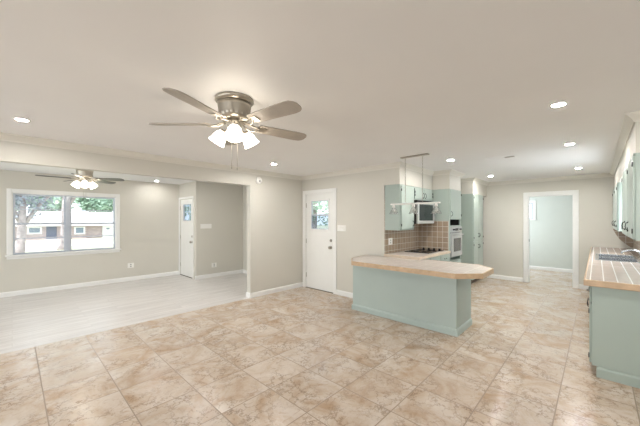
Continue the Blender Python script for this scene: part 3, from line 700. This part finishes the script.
# ------------------------------------------------------------------ ceiling fans
def make_fan(loc, label, phis, blade_mat, on):
    x, y = loc; fan = thing('ceiling_fan', label, 'ceiling fan', (x, y, CEIL), 'flush ceiling fans with three lights')
    MB().lathe([(0.0, 2.4399), (0.143, 2.4399), (0.149, 2.432), (0.149, 2.418), (0.135, 2.408), (0.130, 2.404)], (x, y, 0), 36).build('canopy', M['nickel'], fan)
    mo = MB().lathe([(0.130, 2.4035), (0.126, 2.37), (0.121, 2.335), (0.120, 2.318), (0.118, 2.290), (0.100, 2.274), (0.078, 2.268), (0.0, 2.267)], (x, y, 0), 36).build('motor_housing', M['nickel'], fan)
    t = bmesh.new(); rg = []
    for z in (2.292, 2.316):
        rg.append([t.verts.new(((0.1225 if q % 2 else 0.114)*math.cos(2*PI*q/44), (0.1225 if q % 2 else 0.114)*math.sin(2*PI*q/44), z)) for q in range(44)])
    for q in range(44): t.faces.new((rg[0][q], rg[0][(q+1) % 44], rg[1][(q+1) % 44], rg[1][q]))
    t.faces.new(rg[0]); t.faces.new(rg[1]); bmesh.ops.recalc_face_normals(t, faces=t.faces[:])
    MB().merge(t, Matrix.Translation((x, y, 0))).build('vent_ring', M['nickel'], mo)
    hub = MB().lathe([(0.070, 2.2665), (0.072, 2.250), (0.058, 2.240), (0.050, 2.212), (0.056, 2.192), (0.050, 2.168), (0.030, 2.150), (0.012, 2.135), (0, 2.133)], (x, y, 0), 28).build('light_kit', M['nickel'], fan)
    for ph in phis:
        a = math.radians(ph)+YAW-PI/2
        t = bmesh.new()
        pr = [(0.195, 0.040), (0.215, 0.055), (0.30, 0.060), (0.45, 0.066), (0.58, 0.070), (0.625, 0.064), (0.65, 0.048), (0.662, 0.022)]
        out = pr+[(r_, -w_) for r_, w_ in reversed(pr)]
        up = [t.verts.new((r_, w_, 0.004)) for r_, w_ in out]; dn = [t.verts.new((r_, w_, -0.004)) for r_, w_ in out]
        t.faces.new(up); t.faces.new(dn); n = len(out)
        for i in range(n): t.faces.new((up[i], up[(i+1) % n], dn[(i+1) % n], dn[i]))
        bmesh.ops.recalc_face_normals(t, faces=t.faces[:])
        MX = Matrix.Translation((x, y, 2.244)) @ Matrix.Rotation(a, 4, 'Z')
        pitch = Matrix.Rotation(math.radians(-12), 4, 'X')
        bl = MB().merge(t, MX @ pitch).build('blade', blade_mat, fan)
        ir = MB()
        for sg in (-1, 1):
            p = [Vector((0.065, 0.008*sg, 0.012)), Vector((0.10, 0.030*sg, 0.004)), Vector((0.14, 0.040*sg, -0.012)), Vector((0.18, 0.030*sg, -0.013)), Vector((0.215, 0.010*sg, -0.011))]
            ir.tube([MX @ pitch @ q for q in p], 0.007, 6)
        t = bmesh.new(); bmesh.ops.create_cube(t, size=1)
        for v in t.verts: v.co = Vector((0.235+v.co.x*0.07, v.co.y*0.06, -0.0085+v.co.z*0.005))
        bmesh.ops.bevel(t, geom=t.edges[:], offset=0.002, segments=1, affect='EDGES')
        ir.merge(t, MX @ pitch)
        ir.build('blade_iron', M['nickel'], bl)
    for k in range(3):
        a = math.atan2(-y, -x)+k*2*PI/3
        d = Vector((math.cos(a), math.sin(a), 0)); base = Vector((x, y, 2.19))
        MB().tube([base+d*0.045, base+d*0.075+Vector((0, 0, 0.006)), base+d*0.096+Vector((0, 0, -0.002))], 0.011, 8).build('lamp_arm', M['nickel'], hub)
        ax = (d*0.58+Vector((0, 0, -0.81))).normalized()
        MX = Matrix.Translation(base+d*0.100+Vector((0, 0, 0.004))) @ ax.to_track_quat('Z', 'Y').to_matrix().to_4x4() @ Matrix.Scale(1.0, 4)
        sh = MB().lathe([(0.021, 0.0), (0.030, 0.010), (0.042, 0.026), (0.050, 0.046), (0.054, 0.068), (0.058, 0.088), (0.066, 0.106), (0.063, 0.107), (0.055, 0.089), (0.051, 0.068), (0.047, 0.047), (0.039, 0.028), (0.027, 0.013), (0.020, 0.006)], (0, 0, 0), 24, MX, caps=False).build('lamp_shade', M['shade'], fan)
        MB().lathe([(0.0, 0.0), (0.023, 0.0), (0.024, 0.018), (0.0, 0.018)], (0, 0, 0), 16, MX @ Matrix.Translation((0, 0, -0.012))).build('shade_cap', M['nickel'], sh)
        MB().lathe([(0.0, 0.012), (0.012, 0.02), (0.024, 0.05), (0.026, 0.066), (0.018, 0.083), (0, 0.09)], (0, 0, 0), 16, MX).build('bulb', M['bulb'], sh)
    for dx, L in ((-0.022, 0.25), (0.022, 0.26)):
        pxy = Vector((x, y, 0))+Vector((math.sin(YAW), -math.cos(YAW), 0))*dx
        pc_ = MB().tube([(pxy.x, pxy.y, 2.165), (pxy.x, pxy.y, 2.16-L)], 0.0016, 5); pc_.lathe([(0, 0.0), (0.004, 0.004), (0.005, 0.018), (0, 0.026)], (pxy.x, pxy.y, 2.16-L-0.022), 8)
        pc_.build('pull_chain', M['nickel'], fan)
    return fan
make_fan((1.21, 2.08), 'large flush-mount nickel ceiling fan with taupe blades over the tiled room', (36, -36, 108, 180, 252), M['blade'], True)
make_fan((0.93, 6.92), 'smaller-looking dark-bladed ceiling fan in the den in front of the window', (10, 82, 154, 226, 298), M['bladedark'], True)

# ------------------------------------------------------------------ recessed downlights
DL = [((0.064, 3.963), 'recessed downlight at far left of the tiled room ceiling, near the den header'),
      ((2.45, 7.86), 'recessed downlight in the den ceiling, between the window and front door'),
      ((3.084, 4.011), 'recessed downlight in front of the partition wall smoke detector'),
      ((3.106, 0.231), 'recessed downlight nearest the camera above the right-hand counter end'),
      ((4.826, 0.251), 'recessed downlight in the middle of the row of three along the sink run'),
      ((7.20, 0.249), 'recessed downlight in front of the doorway, farthest of the sink run row'),
      ((4.816, 1.697), 'recessed downlight beyond the hanging light, in front of the wall oven'),
      ((7.20, 1.69), 'recessed downlight in front of the tall pantry cabinet')]
proto = None
for (x, y), lb in DL:
    if proto is None:
        r_ = thing('recessed_light', lb, 'downlight', (0, 0, CEIL), 'recessed ceiling downlights')
        MB().lathe([(0.0425, 2.4398), (0.062, 2.4398), (0.061, 2.435), (0.048, 2.432), (0.0425, 2.435)], (0, 0, 0), 32, caps=False).build('trim_ring', M['white'], r_)
        MB().lathe([(0, 2.4365), (0.042, 2.4365), (0.042, 2.4390), (0, 2.4390)], (0, 0, 0), 32).build('lens', M['can'], r_)
        proto = r_
        r_.location = (x, y, CEIL)
    else:
        r_ = copy_tree(proto); r_['label'] = lb; r_.location = (x, y, CEIL)
        if y > YH:      # the den lamp is dimmer
            for q in r_.children:
                if q.name.startswith('lens'): q.data = q.data.copy(); q.data.materials[0] = M['canden']

# ------------------------------------------------------------------ hanging island light
il = thing('pendant_light', 'white bar pendant with three clear bell shades hanging on chains over the peninsula', 'pendant light', (4.11, 1.94, CEIL))
B(4.08, 4.15, 1.755, 2.185, 2.424, 2.4398, bev=0.004).build('ceiling_plate', M['nickel'], il)
for cy in (2.115, 1.845):
    ch = MB(); z = 2.424; k = 0
    while z > 1.75:
        t = bmesh.new(); n = 10
        MBt = MB(); pts_ = []
        for i in range(n+1):
            a = 2*PI*i/n; u = 0.007*math.cos(a); vv = 0.014*math.sin(a)
            pts_.append((4.115+(u if k % 2 else 0), cy+(0 if k % 2 else u), z-0.012+vv))
        t.free(); ch.tube(pts_, 0.0018, 5); z -= 0.0225; k += 1
    ch.build('chain', M['nickel'], il)
B(4.095, 4.135, 1.59, 2.36, 1.716, 1.738, bev=0.006, seg=2).build('bar', M['white'], il)
for sy in (2.31, 1.98, 1.645):
    sh = MB().lathe([(0.020, 1.682), (0.026, 1.672), (0.042, 1.642), (0.058, 1.607), (0.072, 1.579), (0.076, 1.573), (0.073, 1.573), (0.055, 1.607), (0.039, 1.642), (0.023, 1.671)], (4.115, sy, 0), 24, caps=False).build('lamp_shade', M['pglass'], il)
    MB().lathe([(0, 1.715), (0.016, 1.715), (0.022, 1.697), (0.022, 1.673), (0, 1.673)], (4.115, sy, 0), 16).build('socket', M['white'], sh)
    MB().lathe([(0, 1.672), (0.012, 1.667), (0.025, 1.637), (0.022, 1.615), (0, 1.605)], (4.115, sy, 0), 14).build('bulb', M['white'], sh)

# ------------------------------------------------------------------ small fixtures
sd = thing('smoke_detector', 'round white smoke detector high on the partition wall', 'smoke detector', (3.295, YH, 2.245))
MB().lathe([(0, 0), (0.068, 0), (0.068, 0.018), (0.056, 0.034), (0.03, 0.038), (0, 0.038)], (3.295, YH-0.0005, 2.245), 28, Matrix.Rotation(PI/2, 4, 'X')).build('body', M['white'], sd)
MB().lathe([(0, 0), (0.02, 0), (0.018, 0.006), (0, 0.007)], (3.295, YH-0.038, 2.235), 16, Matrix.Rotation(PI/2, 4, 'X')).build('test_button', M['appl'], sd)

def plate(name, label, cat, c, nx, ny, gangs, toggles):
    """wall plate at c on a wall whose outward normal is (nx, ny)"""
    o = thing(name, label, cat, c); x, y, z = c; wd = 0.036+0.046*(gangs-0.2)*0.85
    def bx(u0, u1, d0, d1, z0, z1, bev=0.0):
        if ny: return B(x+u0, x+u1, min(y+ny*d0, y+ny*d1), max(y+ny*d0, y+ny*d1), z+z0, z+z1, bev=bev)
        return B(min(x+nx*d0, x+nx*d1), max(x+nx*d0, x+nx*d1), y+u0, y+u1, z+z0, z+z1, bev=bev)
    bx(-wd, wd, 0.0004, 0.006, -0.058, 0.058, 0.002).build('plate', M['white'], o)
    for g in range(gangs):
        u = (g-(gangs-1)/2)*0.046
        if toggles: bx(u-0.005, u+0.005, 0.0062, 0.016, -0.008, 0.014, 0.002).build('toggle', M['white'], o)
        else:
            for zz in (-0.022, 0.022): bx(u-0.016, u+0.016, 0.0062, 0.008, zz-0.014, zz+0.014, 0.002).build('socket', M['appl'], o)
    return o
plate('light_switch', 'white three-gang light switch plate beside the front door', 'light switch', (3.386, YE, 1.32), 0, -1, 3, True)
plate('light_switch', 'white double light switch plate right of the half-glazed back door', 'light switch', (XD, 3.635, 1.32), -1, 0, 2, True)
plate('wall_outlet', 'white wall outlet low on the entry wall below the light switch', 'outlet', (3.60, YE, 0.31), 0, -1, 1, False)
plate('wall_outlet', 'white wall outlet low on the window wall right of the den window', 'outlet', (1.99, YW, 0.37), 0, -1, 1, False)
plate('wall_outlet', 'white outlet on the tiled backsplash under the left wall cabinet', 'outlet', (4.63, YK-0.0122, 1.10), 0, -1, 1, False)
av = thing('ceiling_vent', 'flat white ceiling vent with a dark opening above the kitchen aisle', 'vent', (5.16, 1.08, CEIL))
m = MB(); m.box(5.09, 5.23, 0.88, 0.895, 2.433, 2.4398); m.box(5.09, 5.23, 1.265, 1.28, 2.433, 2.4398); m.box(5.09, 5.105, 0.895, 1.265, 2.433, 2.4398); m.box(5.215, 5.23, 0.895, 1.265, 2.433, 2.4398)
m.build('frame', M['ceil'], av)
B(5.105, 5.215, 1.02, 1.265, 2.4345, 2.4395).build('cover_plate', M['ceil'], av)
B(5.105, 5.215, 0.895, 1.02, 2.4372, 2.4396).build('dark_opening', M['dark'], av)['label'] = 'dark open part of the vent'
for k in range(4): B(5.108+k*0.027, 5.124+k*0.027, 0.895, 1.02, 2.4345, 2.4370).build('slat', M['nickel'], av)

# ------------------------------------------------------------------ outside: sloping lawn, road, house, trees
def gz(y): return -0.32-1.08*min(1, max(0, (y-10)/46))
m = MB(); t = bmesh.new(); g = {}
xs = [-60, -25, -10, -2, 4, 12, 25, 60, 110]; ys = [2.9, 8.5, 14, 20, 26, 32, 40, 48, 57, 90, 130]
for i, x in enumerate(xs):
    for j, y in enumerate(ys): g[i, j] = t.verts.new((x, y, gz(y)))
for i in range(len(xs)-1):
    for j in range(len(ys)-1):
        if (xs[i] < 4 and j == 0): continue
        t.faces.new((g[i, j], g[i+1, j], g[i+1, j+1], g[i, j+1]))
m.merge(t); struct('ground_lawn', m, M['grass'])
t = bmesh.new(); q = [t.verts.new(v) for v in ((-60, 33, gz(33)+0.03), (110, 33, gz(33)+0.03), (110, 38.5, gz(38.5)+0.03), (-60, 38.5, gz(38.5)+0.03))]; t.faces.new(q)
struct('ground_road', MB().merge(t), M['road'])
# house across the road
hs = thing('house', 'low brick ranch house with a pale roof across the road, seen through the den window', 'house', (8, 61, -1.4))
HY = 57.0; hz = -1.42
m = MB().box(-8, 7.9, HY, HY+9, hz, 0.80); m.box(7.9, 22, HY+0.3, HY+9, hz, 0.80); m.build('brick_wall', M['brick'], hs)
B(9.9, 13.5, HY+0.12, HY+0.3, hz+0.02, 0.70).build('garage_door', M['ext'], hs)
t = bmesh.new()
e = [(-9, HY-0.9, 0.76), (23, HY-0.9, 0.76), (23, HY+10, 0.76), (-9, HY+10, 0.76)]; rdg = [(-5.5, HY+4.5, 2.75), (19.5, HY+4.5, 2.75)]
ev = [t.verts.new(v) for v in e]; rv = [t.verts.new(v) for v in rdg]; ev2 = [t.verts.new((x, y, z-0.22)) for x, y, z in e]
t.faces.new((ev[0], ev[1], rv[1], rv[0])); t.faces.new((ev[2], ev[3], rv[0], rv[1])); t.faces.new((ev[1], ev[2], rv[1])); t.faces.new((ev[3], ev[0], rv[0])); t.faces.new(ev2)
for i in range(4): t.faces.new((ev[i], ev[(i+1) % 4], ev2[(i+1) % 4], ev2[i]))
bmesh.ops.recalc_face_normals(t, faces=t.faces[:]); MB().merge(t).build('roof', M['roof'], hs)
for a, b_, za, zb in ((1.4, 2.9, -0.55, 0.45), (6.4, 7.7, -0.75, 0.40), (10.2, 11.0, -0.3, 0.3)):
    yy = HY if b_ < 7.9 else HY+0.12
    fo = B(a, b_, yy-0.08, yy, za, zb).build('window', M['ext'], hs); B(a+0.2, b_-0.2, yy-0.10, yy-0.08, za+0.2, zb-0.15).build('pane', M['extglass'], fo)
dd = B(3.35, 4.45, HY-0.06, HY, hz, 0.50).build('door', M['extdoor'], hs)
B(3.2, 4.6, HY-1.6, HY, hz-0.02, hz+0.12).build('porch_step', M['road'], hs)

def leaf_cloud(mb, c, rad, n, size):
    t = bmesh.new()
    for _ in range(n):
        while True:
            p = Vector((random.uniform(-1, 1), random.uniform(-1, 1), random.uniform(-1, 1)))
            if 0.15 < p.length < 1: break
        p = Vector(c)+Vector((p.x*rad[0], p.y*rad[1], p.z*rad[2]))
        u = Vector((random.gauss(0, 1), random.gauss(0, 1), random.gauss(0, 1))).normalized(); v = u.orthogonal().normalized()
        s = size*random.uniform(0.6, 1.3)
        vs_ = [t.verts.new(p+u*s), t.verts.new(p+v*s*0.5), t.verts.new(p-u*s), t.verts.new(p-v*s*0.5)]
        t.faces.new(vs_)
    return mb.merge(t)
def tree(label, x, y, h, crown, trunk_r, leaf, n, size, branches=(), nblob=6, cz=None, group='yard trees'):
    z = gz(y); o = thing('tree', label, 'tree', (x, y, z), group)
    tr = MB().tube([(x-0.1, y, z-0.1), (x, y, z+0.4), (x+0.08, y, z+h*0.35), (x+0.15, y, z+h*0.7)], [trunk_r*1.35, trunk_r, trunk_r*0.85, trunk_r*0.5], 10)
    tr.build('trunk', M['bark'], o)
    for br_ in branches: MB().tube([Vector((x, y, z))+Vector(p) for p in br_], [trunk_r*0.6, trunk_r*0.45, trunk_r*0.3], 8).build('branch', M['bark'], o)
    fm = MB(); cz = cz or h*0.72
    for k in range(nblob):
        a = 2*PI*k/nblob; rr = crown*0.55*(0.4+0.6*random.random())
        leaf_cloud(fm, (x+rr*math.cos(a), y+rr*math.sin(a), z+cz+random.uniform(-0.2, 0.25)*h*0.6), (crown*0.6, crown*0.6, h*0.24), n//nblob, size)
    fm.build('foliage', M[leaf], o)
tree('tree with a bare trunk standing in the lawn behind the window mullion', 2.75, 29.2, 11, 3.6, 0.30, 'leafpale', 900, 0.22, [((0.05, 0, 3.2), (0.9, 0.1, 4.6), (1.6, 0.2, 6.2))], cz=8.2)
tree('leaning grey-leaved tree in the lawn at the left side of the den window', 0.35, 25.5, 7.5, 2.0, 0.22, 'leafgrey', 2400, 0.13, [((0.0, 0, 1.6), (0.9, 0.1, 3.2), (2.0, 0.2, 4.6)), ((0.0, 0, 2.0), (-0.6, 0, 3.4), (-1.4, 0.1, 4.8))], cz=3.9)
bt = [(-4, 72), (3.2, 72), (10.4, 72), (17.6, 72), (-0.4, 82), (6.8, 82), (14, 82), (21.2, 82)]
bl = ['green tree behind the house roof at the extreme left of the den window', 'green tree behind the roof in the left pane, nearer row', 'green tree behind the roof just right of the mullion, nearer row', 'green tree beyond the white garage end of the house', 'back-row tree left of the lawn trunk, above the house roof', 'back-row tree behind the lawn trunk beside the mullion', 'back-row tree in the right pane above the middle of the roof', 'back-row tree past the right edge of the den window']
for k, ((x, y), lb) in enumerate(zip(bt, bl)):
    tree(lb, x, y, 8.6+1.2*(k % 3)+(1.5 if y > 80 else 0), 2.9, 0.3, 'leafpale' if k % 2 else 'leaf', 1500, 0.42, nblob=7)
tree('leafy tree outside the half-glazed back door', 12.5, 12.4, 6.5, 2.8, 0.2, 'leafpale', 1800, 0.16, cz=3.2)
tree('leafy tree beside the porch outside the front door', 7.2, 19.5, 6.5, 2.6, 0.2, 'leafpale', 1500, 0.16, cz=3.4)
